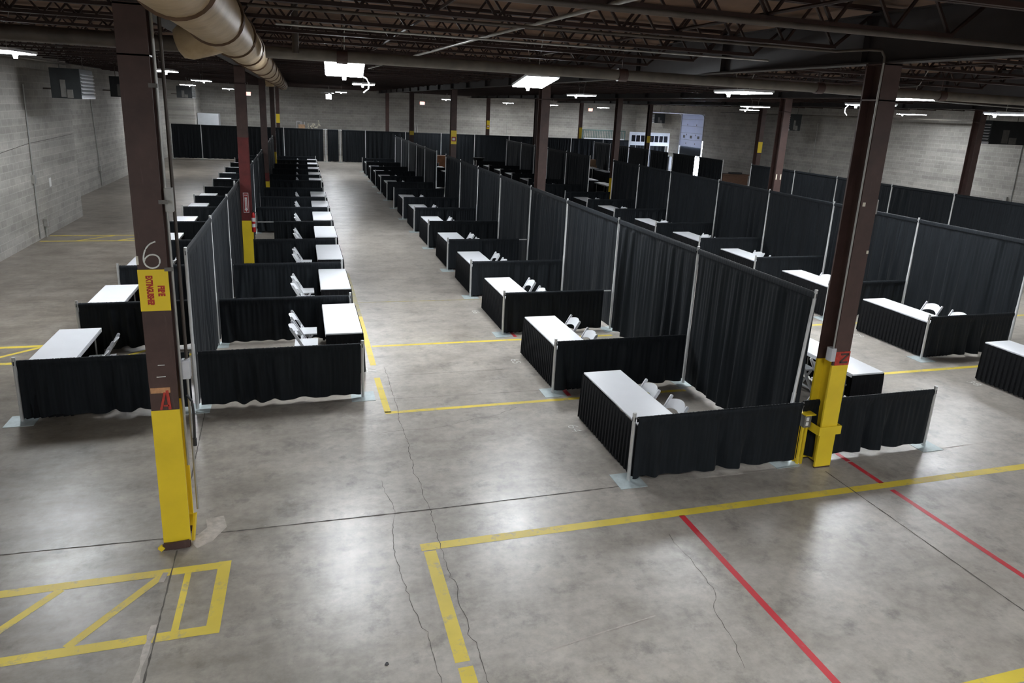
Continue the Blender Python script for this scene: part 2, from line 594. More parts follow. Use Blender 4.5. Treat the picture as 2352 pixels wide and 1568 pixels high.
# ------------------------------------------------------------------ roof framing: girders along the hall, bar joists across it
GX = (-9.43 + .0, -1.33, 6.77, 14.87, 22.97)
for gx in GX[1:]:
    g = G()
    g.box(gx - .11, gx + .11, YB, YF, 5.29, 5.31)
    g.box(gx - .11, gx + .11, YB, YF, 5.85, 5.87)
    g.box(gx - .008, gx + .008, YB, YF, 5.31, 5.85)
    y = YB + 2
    while y < YF:
        g.box(gx - .1, gx + .1, y - .006, y + .006, 5.31, 5.85)
        y += 3.09
    g.obj('roof_girder', M_GIRD, ceiling)
g = G()
ends = [XL2] + list(GX[1:]) + [XR]
for a, b in zip(ends, ends[1:]):
    for s in (-.035, .035):
        g.box(a, b, s - .022, s + .022, 5.91, 5.955)
    a1, b1 = a + .55, b - .55
    for s in (-.032, .032):
        g.box(a1, b1, s - .02, s + .02, 5.44, 5.48)
    n = int(round((b1 - a1) / .72))
    st = (b1 - a1) / n
    for i in range(n):
        x0 = a1 + i * st
        g.bar((x0, 0, 5.46), (x0 + st / 2, 0, 5.93), .026, .026, (0, 1, 0))
        g.bar((x0 + st / 2, 0, 5.93), (x0 + st, 0, 5.46), .026, .026, (0, 1, 0))
    g.bar((a, 0, 5.91), (a1, 0, 5.46), .03, .03, (0, 1, 0))
    g.bar((b, 0, 5.91), (b1, 0, 5.46), .03, .03, (0, 1, 0))
jm = g.mesh('bar_joist')
jm.materials.append(M_JOIST)
y = .95
while y < YF - .4:
    o = link('bar_joist', jm, None, ceiling)
    o.location = (0, y, 0)
    y += 1.62
g = G()
for bx in (1.4, 4.1, 9.5, 12.2, 17.6, 20.3, 25.7, -4.0):
    g.cyl((bx, YB, 5.5), (bx, YF, 5.5), .018, n=6)
g.obj('bridging_rod', M_JOIST, ceiling)

# ------------------------------------------------------------------ columns
def i_section(g, x, y, z0, z1, b=.25, d=.30, tf=.022, tw=.014, ex=0.0):
    hb, hd = b / 2 + ex, d / 2 + ex
    g.box(x - hb, x + hb, y - hd, y - d / 2 + tf + ex, z0, z1)
    g.box(x - hb, x + hb, y + d / 2 - tf - ex, y + hd, z0, z1)
    g.box(x - tw / 2 - ex, x + tw / 2 + ex, y - d / 2 + tf + ex, y + d / 2 - tf - ex, z0, z1)

CY = [7.16, 19.5, 31.85, 44.2, 56.55]
col_lab = {
    (0, 0): "near brown steel column marked 6 with yellow fire extinguisher band, left of the aisle",
    (1, 0): "near brown steel column with yellow base and outlet, in front of the middle booths",
    (0, 1): "red steel column with yellow base and extinguisher arrow sign inside the left booths",
    (0, 2): "red and yellow based steel column, second along the left booths' back drape",
    (0, 3): "slim brown steel column with yellow base, third along the left booths' back drape",
    (0, 4): "brown steel column with high yellow band behind the far drape, left of the cartons",
    (1, 1): "brown steel column rising behind the middle booths' tall drape, under the slanted lamp",
    (1, 2): "brown steel column with high yellow sign band beyond the middle booths' drape gap",
    (1, 3): "dark red steel column with yellow mark just above the far drape, middle line",
    (1, 4): "thin red-brown steel column against the far wall, right of a matching thin column",
    (2, 1): "brown steel column with two pale labels rising behind the right booths' tall drape",
    (2, 2): "brown steel column with yellow base standing in the right booths' drape gap",
    (2, 3): "dark steel column close beside the middle column, seen edge-on behind it",
    (2, 4): "thin brown steel column with yellow and red patch before the pale far wall",
    (3, 1): "brown steel column before the right wall, nearest the right edge of the photo",
    (3, 2): "brown steel column with tall yellow patch beside the wooden desk",
    (3, 3): "dark steel column standing in front of the white windowed partition",
    (3, 4): "thin steel column with yellow band left of the grey-green rail fence",
}
band = {(0, 0): (2.57, 2.97), (0, 4): (2.75, 3.4), (1, 2): (2.9, 3.5), (1, 3): (2.72, 2.97), (3, 2): (2.95, 3.5), (3, 3): (2.75, 3.2),
        (2, 4): (2.88, 3.55), (3, 4): (2.4, 3.3)}
yel_top = {(0, 0): 1.55, (1, 0): 1.5, (0, 1): 1.42, (0, 2): 1.1}
COLS = {}
for i, gx in enumerate(GX[1:]):
    for j, cy in enumerate(CY):
        if (i, j) in ((2, 0), (3, 0)):
            continue
        t = thing('steel_column', col_lab[(i, j)], 'column', (gx, cy, 0), 0, 'steel columns of the hall')
        COLS[(i, j)] = t
        g = G()
        i_section(g, 0, 0, 0, 5.29)
        if (i, j) not in ((0, 0), (1, 0)):
            g.box(-.17, .17, -.2, .2, 0, .02)
        for z in (4.86, 5.27):
            g.box(-.125, .125, -.15, .15, z, z + .015)
        g.obj('shaft', M_COL, t)
        g = G()
        i_section(g, 0, 0, 0.07 if (i, j) == (0, 0) else .022, yel_top.get((i, j), 1.48), ex=.003)
        g.obj('yellow_base', M_COLY, t)
        if (i, j) in band:
            z0, z1 = band[(i, j)]
            G().box(-.129, .129, -.1555, -.149, z0, z1).obj('yellow_sign_band', M_COLY, t)
        if (i, j) == (0, 1):
            g = G(); i_section(g, 0, 0, 1.42, 3.55, ex=.0025); g.obj('red_paint_zone', M_COLR, t)
        if (i, j) == (0, 2):
            g = G(); i_section(g, 0, 0, 1.1, 1.45, ex=.0025); g.obj('red_paint_zone', M_COLR, t)
        if (i, j) in ((1, 2), (2, 4)):
            z0, z1 = band[(i, j)]
            G().box(-.1, .1, -.159, -.155, z0 + .12, z0 + .32).obj('red_and_white_label', M_SIGNR, t)
            G().box(-.06, .06, -.161, -.158, z0 + .17, z0 + .27).obj('white_label_panel', M_SIGNW, t)
        if (i, j) == (2, 1):
            for s in (-.08, .08):
                G().box(s - .02, s + .02, -.156, -.15, 2.75, 2.92).obj('pale_label', M_CREAM, t)

# near left column: stencilled band, chalk six, sprayed letter, conduits and boxes
t = COLS[(0, 0)]
BAND = [c for c in t.children if c.name.startswith('yellow_sign_band')][0]
F = -.157
lettering('stencil_lettering', 'EXTINGUISHER', .074, (-.038, F, 2.77), (0, 0, -1), (1, 0, 0), M_STEN, BAND, .0042, .57)
lettering('stencil_lettering', 'FIRE', .076, (.058, F, 2.765), (0, 0, -1), (1, 0, 0), M_STEN, BAND, .0042, .74)
pts = [(.045, 3.235), (.0, 3.215), (-.04, 3.17), (-.062, 3.11), (-.066, 3.05), (-.045, 3.005), (.0, 2.985), (.045, 3.0), (.068, 3.04), (.062, 3.085), (.03, 3.11), (-.015, 3.108), (-.05, 3.08), (-.062, 3.05)]
sm = []
for i in range(len(pts) - 1):
    p0, p1, p2, p3 = pts[max(i - 1, 0)], pts[i], pts[i + 1], pts[min(i + 2, len(pts) - 1)]
    for k in range(4):
        q = k / 4
        sm.append(tuple(.5 * (2 * p1[a] + (p2[a] - p0[a]) * q + (2 * p0[a] - 5 * p1[a] + 4 * p2[a] - p3[a]) * q * q + (3 * p1[a] - p0[a] - 3 * p2[a] + p3[a]) * q ** 3) for a in (0, 1)))
sm.append(pts[-1])
G().tube([(x, F + .003, z) for x, z in sm], .0075, 6).obj('chalk_six', M_CHALK, t)
G().bar((-.035, F, 1.56), (.01, F, 1.74), .022, .004, (0, 1, 0)).bar((.045, F, 1.56), (.03, F, 1.76), .026, .004, (0, 1, 0)).bar((-.01, F, 1.60), (.04, F, 1.60), .018, .004, (0, 1, 0)).obj('sprayed_red_letter', M_REDP, t)
G().box(-.115, .06, F, -.15, 1.735, 1.79).obj('orange_patch', M_ORANGE, t)
G().box(-.03, .03, F, -.15, 2.02, 2.026).box(-.05, .03, F, -.15, 1.9, 1.906).obj('chalk_tick', M_CHALK, t)
G().box(-.13, -.11, -.158, -.15, 3.02, 3.10).obj('cream_tape', M_CREAM, t)
G().box(-.128, -.02, -.16, -.15, .06, .075).obj('base_band', M_BAND, t)
G().bar((-.13, -.175, .035), (-.03, -.185, .045), .016, .075).bar((-.03, -.185, .045), (.12, -.175, .05), .016, .085).obj('bent_toe_plate', M_COL, t)
G().bar((-.165, -.185, .02), (-.13, -.18, .05), .03, .05).bar((.14, -.08, .02), (.165, .02, .28), .022, .045).obj('bent_yellow_guard', M_COLY, t)
G().cyl((.152, -.08, .9), (.152, -.08, 5.3), .014, n=8).obj('conduit', M_PIPE, t, True)
G().cyl((.20, .02, 2.0), (.20, .02, 5.3), .016, n=8).obj('conduit', M_DPIPE, t, True)
G().cyl((.20, -.02, .35), (.20, -.02, 1.9), .013, n=8).obj('conduit', M_PIPE, t, True)
g = G()
for z in (2.97, 3.6, 4.62):
    g.box(.10, .175, -.158, -.145, z - .018, z + .018)
g.obj('conduit_strap', M_HEATG, t)
G().box(.155, .235, -.07, .03, 1.83, 2.02).obj('switch_box', M_LOUV, t, False, .006)
G().box(.14, .21, -.1, -.02, 3.5, 3.72).obj('junction_box', M_PIPE, t, False, .006)
G().tube([(.19, -.06, 1.66), (.235, -.09, 1.6), (.245, -.1, 1.45), (.235, -.1, 1.2)], .013, 7).obj('black_hose', M_BLACKP, t, True)
G().cyl((.235, -.1, 1.2), (.235, -.1, 1.12), .02, n=8).obj('hose_plug', M_BLACKP, t)

# near right column: guard collar, outlet, painted letter, conduits
t = COLS[(1, 0)]
g = G()
g.box(-.17, .19, -.175, -.160, .50, .62)
g.box(-.17, -.155, -.16, .12, .50, .62)
g.box(.175, .19, -.16, .05, .50, .62)
g.obj('guard_collar', M_COLY, t)
G().box(-.30, -.19, -.02, .12, .56, .74).obj('outlet_box', M_HEATG, t, False, .006)
G().box(-.275, -.235, -.026, -.018, .66, .71).box(-.275, -.235, -.026, -.018, .59, .64).obj('outlet_socket', M_SIGNW, t)
G().box(-.31, -.14, -.04, .12, .74, .755).box(-.30, -.27, .0, .03, 0, .56).box(-.24, -.21, .0, .03, 0, .56).box(-.30, -.21, .08, .1, 0, .56).obj('outlet_bracket', M_COLY, t)
G().box(-.10, .128, F, -.15, 1.5, 1.69).obj('red_paint_patch', M_REDP, t)
g = G()
g.bar((-.02, F - .002, 1.655), (.105, F - .002, 1.655), .026, .004, (0, 1, 0)).bar((.1, F - .002, 1.65), (-.02, F - .002, 1.545), .026, .004, (0, 1, 0)).bar((-.03, F - .002, 1.54), (.1, F - .002, 1.54), .026, .004, (0, 1, 0))
g.obj('painted_letter', M_COL, t)
G().cyl((-.135, -.13, 1.7), (-.135, -.13, 5.3), .012, n=8).obj('conduit', M_PIPE, t, True)
G().cyl((.14, -.09, 1.3), (.14, -.09, 5.2), .011, n=8).obj('conduit', M_PIPE, t, True)
G().box(-.175, -.105, -.16, -.06, 1.56, 1.74).obj('switch_box', M_LOUV, t, False, .006)
G().box(.115, .165, -.13, -.05, 3.5, 3.68).obj('junction_box', M_PIPE, t, False, .006)
G().box(-.1, -.06, -.158, -.15, 3.6, 3.65).box(.09, .12, -.158, -.15, 3.0, 3.04).obj('pale_label', M_CREAM, t)

# arrow sign and extinguisher at the red column
t = COLS[(0, 1)]
s = thing('arrow_sign', 'tall white-bordered red arrow sign on the red column above the extinguisher', 'sign', (-1.33, 19.34, 1.63))
PL = G().box(-.065, .065, -.006, .001, 0, .52).obj('sign_plate', M_SIGNW, s)
G().box(-.055, .055, -.009, -.005, .012, .508).obj('red_field', M_SIGNR, s)
g = G()
g.box(-.028, .028, -.011, -.008, .10, .40)
vs = [g.bm.verts.new(p) for p in ((-.045, -.0095, .10), (.045, -.0095, .10), (0, -.0095, .03))]
g.bm.faces.new(vs)
AR = g.obj('white_arrow', M_SIGNW, s)
lettering('sign_lettering', 'FIRE', .042, (0, -.0115, .455), (1, 0, 0), (0, 0, 1), M_SIGNW, PL, .0006)
lettering('sign_lettering', 'EXTINGUISHER', .034, (0, -.0125, .25), (0, 0, -1), (1, 0, 0), M_SIGNR, AR, .0006)
s = thing('fire_extinguisher', 'red fire extinguisher with white labels hung on the red column', 'fire extinguisher', (-1.175, 19.36, 1.12))
G().tube([(0, 0, 0), (0, 0, .01), (0, 0, .42), (0, 0, .48), (0, 0, .52)], [.04, .046, .046, .034, .018], 16).obj('cylinder_body', M_EXTR, s, True)
G().tube([(0, 0, .13), (0, 0, .22)], [.0472, .0472], 16, False).obj('white_label', M_SIGNW, s, True)
G().tube([(0, 0, .28), (0, 0, .38)], [.0472, .0472], 16, False).obj('white_label', M_SIGNW, s, True)
G().box(-.02, .02, -.02, .02, .52, .57).bar((0, -.02, .57), (0, -.14, .61), .02, .012).bar((0, -.02, .55), (0, -.13, .555), .02, .01).obj('valve_handle', M_BLACKP, s)
G().tube([(.02, 0, .55), (.09, 0, .5), (.1, 0, .35), (.085, 0, .15)], .012, 7).obj('hose', M_BLACKP, s, True)

# ------------------------------------------------------------------ pipes and ducts under the roof
s = thing('air_duct', 'long beige round duct with dark bands under the left girder', 'duct', (-.70, 0, 5.27))
g = G()
g.tube([(0, YB + .1, 0), (0, 46, 0)], .25, 28)
g.obj('duct_run', M_DUCT, s, True)
for y in (4.9, 7.2, 9.3, 11.6, 13.6, 16.4, 19.2, 22.0, 24.8, 28, 31.5, 35, 39, 43):
    G().tube([(0, y, 0), (0, y, 0.001), (0, y + .17, 0), (0, y + .171, 0)], [.245, .272, .272, .245], 28).obj('duct_band', M_BAND, s, True)
G().tube([(-.05, 8.75, -.06), (-.22, 8.75, -.10), (-.42, 8.75, -.16), (-.50, 8.75, -.19), (-.53, 8.75, -.20)], [.18, .20, .195, .15, .06], 24).obj('duct_branch', M_DUCT, s, 'all')
G().cyl((-.48, 8.75, -.19), (-6.9, 8.75, -.17), .085, n=14).obj('branch_pipe', M_DPIPE, s, True)
G().tube([(-.1, 30, -.1), (-.42, 30, -.12)], [.2, .2], 16).obj('duct_branch', M_DUCT, s, True)
s = thing('water_main_pipe', 'thick dark insulated pipe crossing the hall behind the nearest lamps', 'pipe', (0, 11.3, 5.20))
G().cyl((-.4, 0, 0), (31, 0, 0), .085, n=14).obj('pipe_run', M_WPIPE, s, True)
for x in (.6, 5.2, 9.2, 12.1, 16.5, 21, 26):
    G().cyl((x, 0, 0), (x + .16, 0, 0), .105, n=14).cyl((x + .08, 0, .08), (x + .08, 0, .79), .008, n=6).obj('pipe_clamp', M_COL, s, True)
pipes = [
    ('sprinkler_pipe', 'nearest thin dark sprinkler pipe running across the upper right', [(-7, 4.62, 5.25), (31, 4.66, 5.25)], .022, M_DPIPE),
    ('sprinkler_pipe', 'thin pipe bending down onto the near right column', [(-.4, 7.32, 5.38), (6.0, 7.1, 5.38), (6.4, 7.04, 5.42), (6.58, 7.03, 5.42), (6.63, 7.03, 5.36), (6.635, 7.03, 5.29)], .016, M_DPIPE),
    ('ceiling_conduit', 'bright metal conduit running away from the camera above the middle aisle', [(2.62, 4, 5.44), (2.35, 9, 5.44), (1.9, 20, 5.44)], .02, M_PIPE),
    ('ceiling_conduit', 'thin grey conduit crossing the joists above the aisle', [(-.2, 9.15, 5.40), (6.5, 9.05, 5.40)], .014, M_PIPE),
    ('ceiling_conduit', 'pale conduit running across behind the top of the near right column', [(6.9, 13.2, 5.28), (26, 17.5, 5.28)], .02, M_PIPE),
    ('ceiling_conduit', 'grey pipe along the left wall just under the roof', [(-6.6, 0, 5.25), (-6.6, 29, 5.25)], .03, M_WPIPE),
    ('ceiling_conduit', 'grey pipe along the right wall below the roof edge', [(29.6, 18, 5.0), (29.6, 46, 5.0)], .035, M_WPIPE),
    ('drain_pipe', 'vertical pipe hanging beside the duct with a junction box', [(.02, 11.1, 5.2), (.02, 11.1, 6.0)], .05, M_DPIPE),
]
for nm, lb, pts, rr, mt in pipes:
    tag(G().tube(pts, rr, 10).obj(nm, mt, None, True), lb, 'pipe')

# ------------------------------------------------------------------ high-bay lamps
def lamp(x, y, z, rz, tilt, label, wire=True, n=2, ln=1.15, roll=0.0):
    t = thing('high_bay_lamp', label, 'lamp', (x, y, z), 0, 'high bay lamps')
    t.rotation_euler = (tilt, roll, rz)
    w = .27
    G().box(-ln / 2 - .03, ln / 2 + .03, -w - .07, w + .07, .012, .06).obj('housing', M_WHITE, t, False, .005)
    for k in range(n):
        s_ = -1 if k == 0 else 1
        G().box(-ln / 2, ln / 2, s_ * (w / 2 + .05) - w / 2, s_ * (w / 2 + .05) + w / 2, -.004, .012).obj('diffuser', M_LED, t)
    G().box(ln / 2 - .05, ln / 2 + .02, -.04, .04, -.02, .05).cyl((ln / 2 - .02, 0, -.02), (ln / 2 - .02, 0, -.075), .04, .032, 12).obj('motion_sensor', M_SIGNW, t, True)
    if wire:
        G().tube([(-.62, 0, 6 - z), (-.3, 0, .30), (-.24, 0, .26), (.24, 0, .26), (.3, 0, .30), (.62, 0, 6 - z)], .009, 6).tube([(-.24, 0, .26), (-.24, 0, .06)], .006, 5).tube([(.24, 0, .26), (.24, 0, .06)], .006, 5).obj('hanger_wire', M_PIPE, t)
    return t

LAMPS = [
    (.84, 13.3, 5.10, .17, 'bright two-panel lamp hung right of the beige duct'),
    (4.67, 14.1, 5.10, .14, 'bright slanted two-panel lamp above the middle booths'),
    (8.9, 13.1, 5.10, 0, 'long bright lamp nearest the left of the near right column'),
    (14.9, 16.0, 5.10, 0, 'bright lamp just left of the near right column, with a hanging cable end'),
    (12.3, 12.25, 5.13, 0, 'upper of two bright lamps just right of the near right column'),
    (28.0, 27.4, 5.17, 0, 'lower of two bright lamps just right of the near right column'),
    (18.4, 26.1, 5.10, 0, 'upper of the two stacked lamps above the wooden desk'),
    (23.6, 33.8, 5.08, 0, 'lower of the two stacked lamps above the wooden desk'),
    (9.3, 23.0, 5.10, 0, 'thin lamp streak right of the slanted lamp, over the middle row'),
    (17.6, 14.0, 5.0, 0, 'lamp cut off by the right edge of the photo'),
    (-4.8, 14.6, 5.10, 0, 'lamp cut off by the left edge of the photo'),
    (-3.6, 22.6, 5.13, 0, 'lamp right behind the near left column, over the left aisle'),
    (-3.85, 33.8, 5.10, 0, 'brighter lamp of the close pair beyond the left column'),
    (-6.0, 46.0, 5.02, 0, 'dimmer lamp of the close pair beyond the left column'),
    (-4.73, 57.0, 5.0, 0, 'far lamp just left of the red column'),
    (2.05, 23.4, 5.08, 0, 'small lamp hanging below the bright lamp beside the duct'),
    (2.68, 46.0, 5.05, 0, 'distant lamp right of the white lit sign over the aisle'),
    (2.35, 55.0, 5.05, 0, 'tiny distant lamp left of the white lit sign over the aisle'),
    (10.95, 54.0, 5.0, 0, 'far lamp left of the column with the high yellow band'),
    (17.1, 58.5, 5.0, 0, 'far lamp near the middle of the far wall'),
    (20.5, 57.0, 5.0, 0, 'far lamp below the thin streak lamp'),
    (25.8, 58.5, 5.0, 0, 'far lamp with dangling cable left of the edge-on column'),
    (-4.8, 1.0, 5.1, 0, 'lamp overhead left of the camera, outside the photo'),
    (3.0, 1.0, 5.1, 0, 'lamp overhead right of the camera, outside the photo'),
    (11.2, 1.0, 5.1, 0, 'lamp overhead far right of the camera, outside the photo'),
    (20.5, 3.0, 5.1, 0, 'added unseen lamp overhead towards the right wall, outside the photo'),  # added out of view to brighten the right wall
    (27.5, 10.0, 5.1, 0, 'added unseen lamp overhead by the right wall, outside the photo'),  # another unseen lamp added to light the right wall
    (-3.5, -6.5, 5.1, 0, 'added unseen lamp overhead behind the camera to the left, outside the photo'),  # row added unseen to brighten drapes and columns facing the camera
    (3.5, -6.5, 5.1, 0, 'added unseen lamp overhead behind the camera to the right, outside the photo'),
    (11.0, -6.5, 5.1, 0, 'added unseen lamp overhead far behind the camera to the right, outside the photo'),
]
LT = []
for (x, y, z, tl, lb) in LAMPS:
    LT.append(lamp(x, y, z, 1.52, 0, lb, True, 2, 1.15, tl))
G().tube([(.45, -.30, .0), (.42, -.40, -.05), (.40, -.44, -.14), (.40, -.43, -.24), (.40, -.34, -.31)], .013, 7).obj('loose_cable', M_SIGNW, LT[0], True)
G().tube([(.5, .3, -.02), (.5, .38, -.1), (.5, .38, -.2), (.5, .3, -.28)], .016, 7).obj('loose_cable', M_SIGNW, LT[3], True)

# lit signs and small lamps
def exit_sign(x, y, z, label, face=M_EXITW):
    t = thing('exit_sign', label, 'exit sign', (x, y, z))
    G().box(-.2, .2, -.03, .03, -.13, .13).obj('sign_case', M_SIGNW, t)
    fc = G().box(-.185, .185, -.034, -.029, -.115, .115).obj('lit_face', face, t)
    lettering('sign_lettering', 'EXIT', .2, (0, -.036, 0), (1, 0, 0), (0, 0, 1), M_EXIT, fc, .004)
    G().cyl((0, 0, .13), (0, 0, 6 - z), .012, n=6).obj('hanger_rod', M_PIPE, t)
exit_sign(-3.1, 52, 4.72, 'small red exit sign right beside the red column at the far wall')
exit_sign(9.74, 58, 4.66, 'small red exit sign left of the column with high yellow band')
exit_sign(24.4, 58, 4.79, 'small exit sign near the top of the far wall, right of centre')
t = thing('emergency_lamp', 'small square white lit box hanging over the aisle before the far wall', 'lamp', (2.1, 50, 4.77))
G().box(-.18, .18, -.05, .05, -.15, .15).obj('lit_box', M_LAMPW, t)
G().box(-.5, .2, -.02, .02, .22, .26).cyl((0, 0, .15), (0, 0, 1.2), .01, n=6).obj('hanger_bracket', M_PIPE, t)

# ------------------------------------------------------------------ unit heaters
def heater(x0, x1, y0, y1, z0, z1, label, louv=1):
    t = thing('unit_heater', label, 'heater', ((x0 + x1) / 2, (y0 + y1) / 2, z0), 0, 'unit heaters under the roof')
    hx, hy, h = (x1 - x0) / 2, (y1 - y0) / 2, z1 - z0
    G().box(-hx, hx, -hy, hy, 0, h).obj('housing', M_HEAT, t, False, .01)
    G().box(-hx * .35, 0, -hy - .012, -hy, h * .05, h * .62).box(hx * .05, hx * .45, -hy - .02, -hy, .02, h * .3).obj('access_hatch', M_HEATG, t)
    g = G()
    fx = louv * hx
    for k in range(7):
        z = h * (.1 + .85 * k / 7)
        g.bar((fx + louv * .01, -hy + .04, z), (fx + louv * .01, hy - .04, z), .09, .02, (louv * .6, 0, 1))
    g.box(min(fx, fx + louv * .02), max(fx, fx + louv * .02), -hy, hy, 0, h * .09)
    g.obj('louvre_grille', M_LOUV, t)
    G().cyl((-hx * .8, 0, h), (-hx * .8, 0, 5.98 - z0), .01, n=6).cyl((hx * .8, 0, h), (hx * .8, 0, 5.98 - z0), .01, n=6).cyl((-hx - .5 * louv, hy * .5, h * .3), (-hx, hy * .5, h * .3), .025, n=8).obj('hanger_rod', M_DPIPE, t)
heater(-6.75, -5.98, 23.9, 25.3, 4.26, 5.1, 'black unit heater with pale louvres left of the near left column')
heater(-7.0, -6.2, 32, 33.4, 4.3, 5.08, 'dark unit heater half hidden behind the near left column')
heater(-7.2, -6.3, 50, 51.5, 4.27, 5.0, 'dark unit heater in the far left corner')
heater(27.85, 29.9, 23, 23.75, 4.06, 5.02, 'large dark unit heater with louvres at the right edge', -1)
heater(27.95, 28.7, 36, 36.6, 4.08, 5.03, 'dark unit heater with narrow louvres right of the desk column', -1)
heater(29.6, 30.6, 56, 57.5, 3.95, 4.75, 'blue-grey unit heater left of the white loading door', -1)

# ------------------------------------------------------------------ wall fittings
def wall_conduit(pts, label, box=None, rr=.02):
    t = thing('wall_conduit', label, 'conduit', pts[0])
    o = Vector(pts[0])
    G().tube([Vector(p) - o for p in pts], rr, 8).obj('conduit_run', M_PIPE, t, True)
    if box:
        b = Vector(box) - o
        G().box(b.x - .05, b.x + .05, b.y - .08, b.y + .08, b.z - .12, b.z + .12).obj('switch_box', M_PIPE, t, False, .006)
wall_conduit([(XL + .03, 24.65, 4.6), (XL + .03, 24.45, .05)], 'grey conduit down the near left wall with a switch box', (XL + .05, 24.45, 1.85))
wall_conduit([(XL2 + .03, 37.8, 4.6), (XL2 + .03, 38.25, .05)], 'grey conduit down the set-back left wall', (XL2 + .05, 38.1, .9))
wall_conduit([(XL + .04, 25.0, .42), (XL + .04, 25.0, .0)], 'short floor conduit stub at the near left wall', (XL + .06, 25.0, .45), .03)
wall_conduit([(XR - .03, 37.4, 4.6), (XR - .03, 37.35, 1.6)], 'pair of conduits on the right wall left of the column', (XR - .05, 37.5, 1.6))
wall_conduit([(XR - .03, 24.0, 4.6), (XR - .03, 23.95, 1.5)], 'conduit on the right wall near the photo edge', (XR - .05, 24.2, 1.6))
wall_conduit([(7.5, YF - .04, 5.6), (7.55, YF - .04, 2.0)], 'thin dark line of conduit on the far wall', None)
wall_conduit([(18.2, YF - .04, 5.6), (18.25, YF - .04, 2.0)], 'vertical conduit on the brighter far wall section', None)
tag(G().box(XL, XL + .004, 25.95, 26.15, 1.45, 1.73).obj('paper_notice', M_SIGNW), 'sheet of white paper taped to the near left wall', 'notice')
tag(G().tube([(XL + .01, 20, 2.74), (XL + .01, 22.3, 2.77), (XL + .01, 24.5, 2.9), (XL + .01, 26.5, 2.93), (XL + .01, 29, 2.98)], .008, 6).obj('sagging_wire', M_DPIPE), 'thin sagging wire along the near left wall', 'wire')

# ------------------------------------------------------------------ far end: loading door, partition, stored things
dr = struct(G().box(XR + .02, XR + .03, DY0 + .12, DY1, 2.2, DZ).obj('door_1', M_DOORP), 'white overhead loading door panel')
g = G()
for z in (2.75, 3.3, 3.85, 4.4):
    g.box(XR + .015, XR + .021, DY0 + .12, DY1, z - .008, z + .008)
for yy in (51.6, 53.0):
    for z in (2.4, 3.1, 3.9):
        g.box(XR + .005, XR + .02, yy - .03, yy + .03, z, z + .12)
g.obj('door_hinge_line', M_HEATG, dr)
g = G()
for yy in (51.15, 52.3, 53.4):
    g.box(XR + .008, XR + .021, yy - .15, yy + .15, 2.88, 3.10)
g.obj('door_window', M_HEATG, dr)
g = G()
for yy in (DY0 + .14, DY1 + .02):
    g.tube([(XR - .02, yy, 0.0), (XR - .02, yy, DZ - .25), (XR - .1, yy, DZ - .08), (XR - .3, yy, DZ), (XR - 3.2, yy, DZ + .02)], .035, 8)
g.obj('door_track', M_LOUV, dr, True)
tag(G().box(XR + .1, XR + .16, DY0 + .3, DY1, 1.5, 2.2).obj('dock_curtain', M_DRAPE), 'black dock curtain hanging in the loading door below the white panel', 'curtain')
for yy in (55.6, 57.0):
    tag(G().box(XR - .05, XR + .25, yy - .2, yy + .2, 0, 1.19).obj('dock_bumper', M_BLACKP, None, False, .02), f'black dock bumper block in the low bright opening, {"right" if yy < 56 else "left"} one', 'bumper')
t = thing('windowed_partition', 'white partition with a row of eight dark windows by the loading door', 'partition', (26.7, 54.6, 0))
g = G()
n, wv = 8, 3.75
g.box(0, wv, 0, .12, 2.08, 2.38)
for x in (0, wv / 2, wv - .1):
    g.box(x, x + .1, .01, .11, 0, 2.08)
g.box(0, wv, 0, .12, 2.90, 3.16)
for k in range(n + 1):
    x = .15 + (wv - .3) * k / n
    g.box(x - (.15 if k == 0 else .035), x + (.15 if k == n else .035), 0, .12, 2.38, 2.90)
g.obj('white_frame', M_WHITE, t)
G().box(.1, wv - .1, .06, .08, 2.36, 2.92).obj('dark_window_pane', M_DARKGLASS, t)
t = thing('rail_fence', 'grey-green slatted steel fence with white rail by the far wall', 'fence', (24.2, 59, 0))
g = G()
g.box(0, 4.2, 0, .06, 3.02, 3.12).box(0, .08, 0, .06, 0, 3.1).box(4.12, 4.2, 0, .06, 0, 3.1)
for k in range(26):
    g.box(.1 + k * .16, .15 + k * .16, .01, .05, .2, 3.02)
g.obj('fence_slats', M_GREEN, t)
G().box(.2, 4.1, -.05, 0, 2.2, 2.38).obj('white_rail', M_WHITE, t)
tag(G().box(-7.25, -5.75, 59.6, 60.9, 0, 3.16).obj('white_cabinet', M_CAB, None, False, .01), 'tall white cabinet behind the far drape in the left corner', 'cabinet')

t = thing('storage_rack', 'low dark rack behind the far drape under the cartons', 'rack', (-.1, 59.7, 0))
g = G()
for z in (.3, 1.25, 2.15):
    g.box(0, 2.1, 0, .9, z - .04, z)
for x in (.0, 2.05):
    for y in (0, .85):
        g.box(x, x + .05, y, y + .05, 0, 2.15)
g.obj('rack_frame', M_DPIPE, t)
tag(G().box(.12, .62, 59.75, 60.3, 2.15, 2.57).obj('cardboard_carton', M_CARD), 'brown cardboard carton on the rack behind the far drape', 'carton')
g = G()
g.box(-.02, .02, 60.4, 60.44, 2.15, 2.82).box(.26, .30, 60.4, 60.44, 2.15, 2.82).box(-.02, .3, 60.4, 60.44, 2.78, 2.82).box(.36, .4, 60.4, 60.44, 2.15, 2.8).box(.58, .62, 60.4, 60.44, 2.15, 2.78)
tag(g.obj('display_stand', M_WHITE), 'white open stand standing behind the carton on the rack', 'stand')
rd = random.Random(4)
g = G()
for k in range(14):
    x, z = 1.05 + rd.random() * .75, 2.2 + rd.random() * .5
    a = rd.random() * 6.28
    g.bar((x, 60 + rd.uniform(-.2, .2), z), (x + .12 * math.cos(a), 60 + rd.uniform(-.2, .2), z + .12 * math.sin(a)), .07, .05)
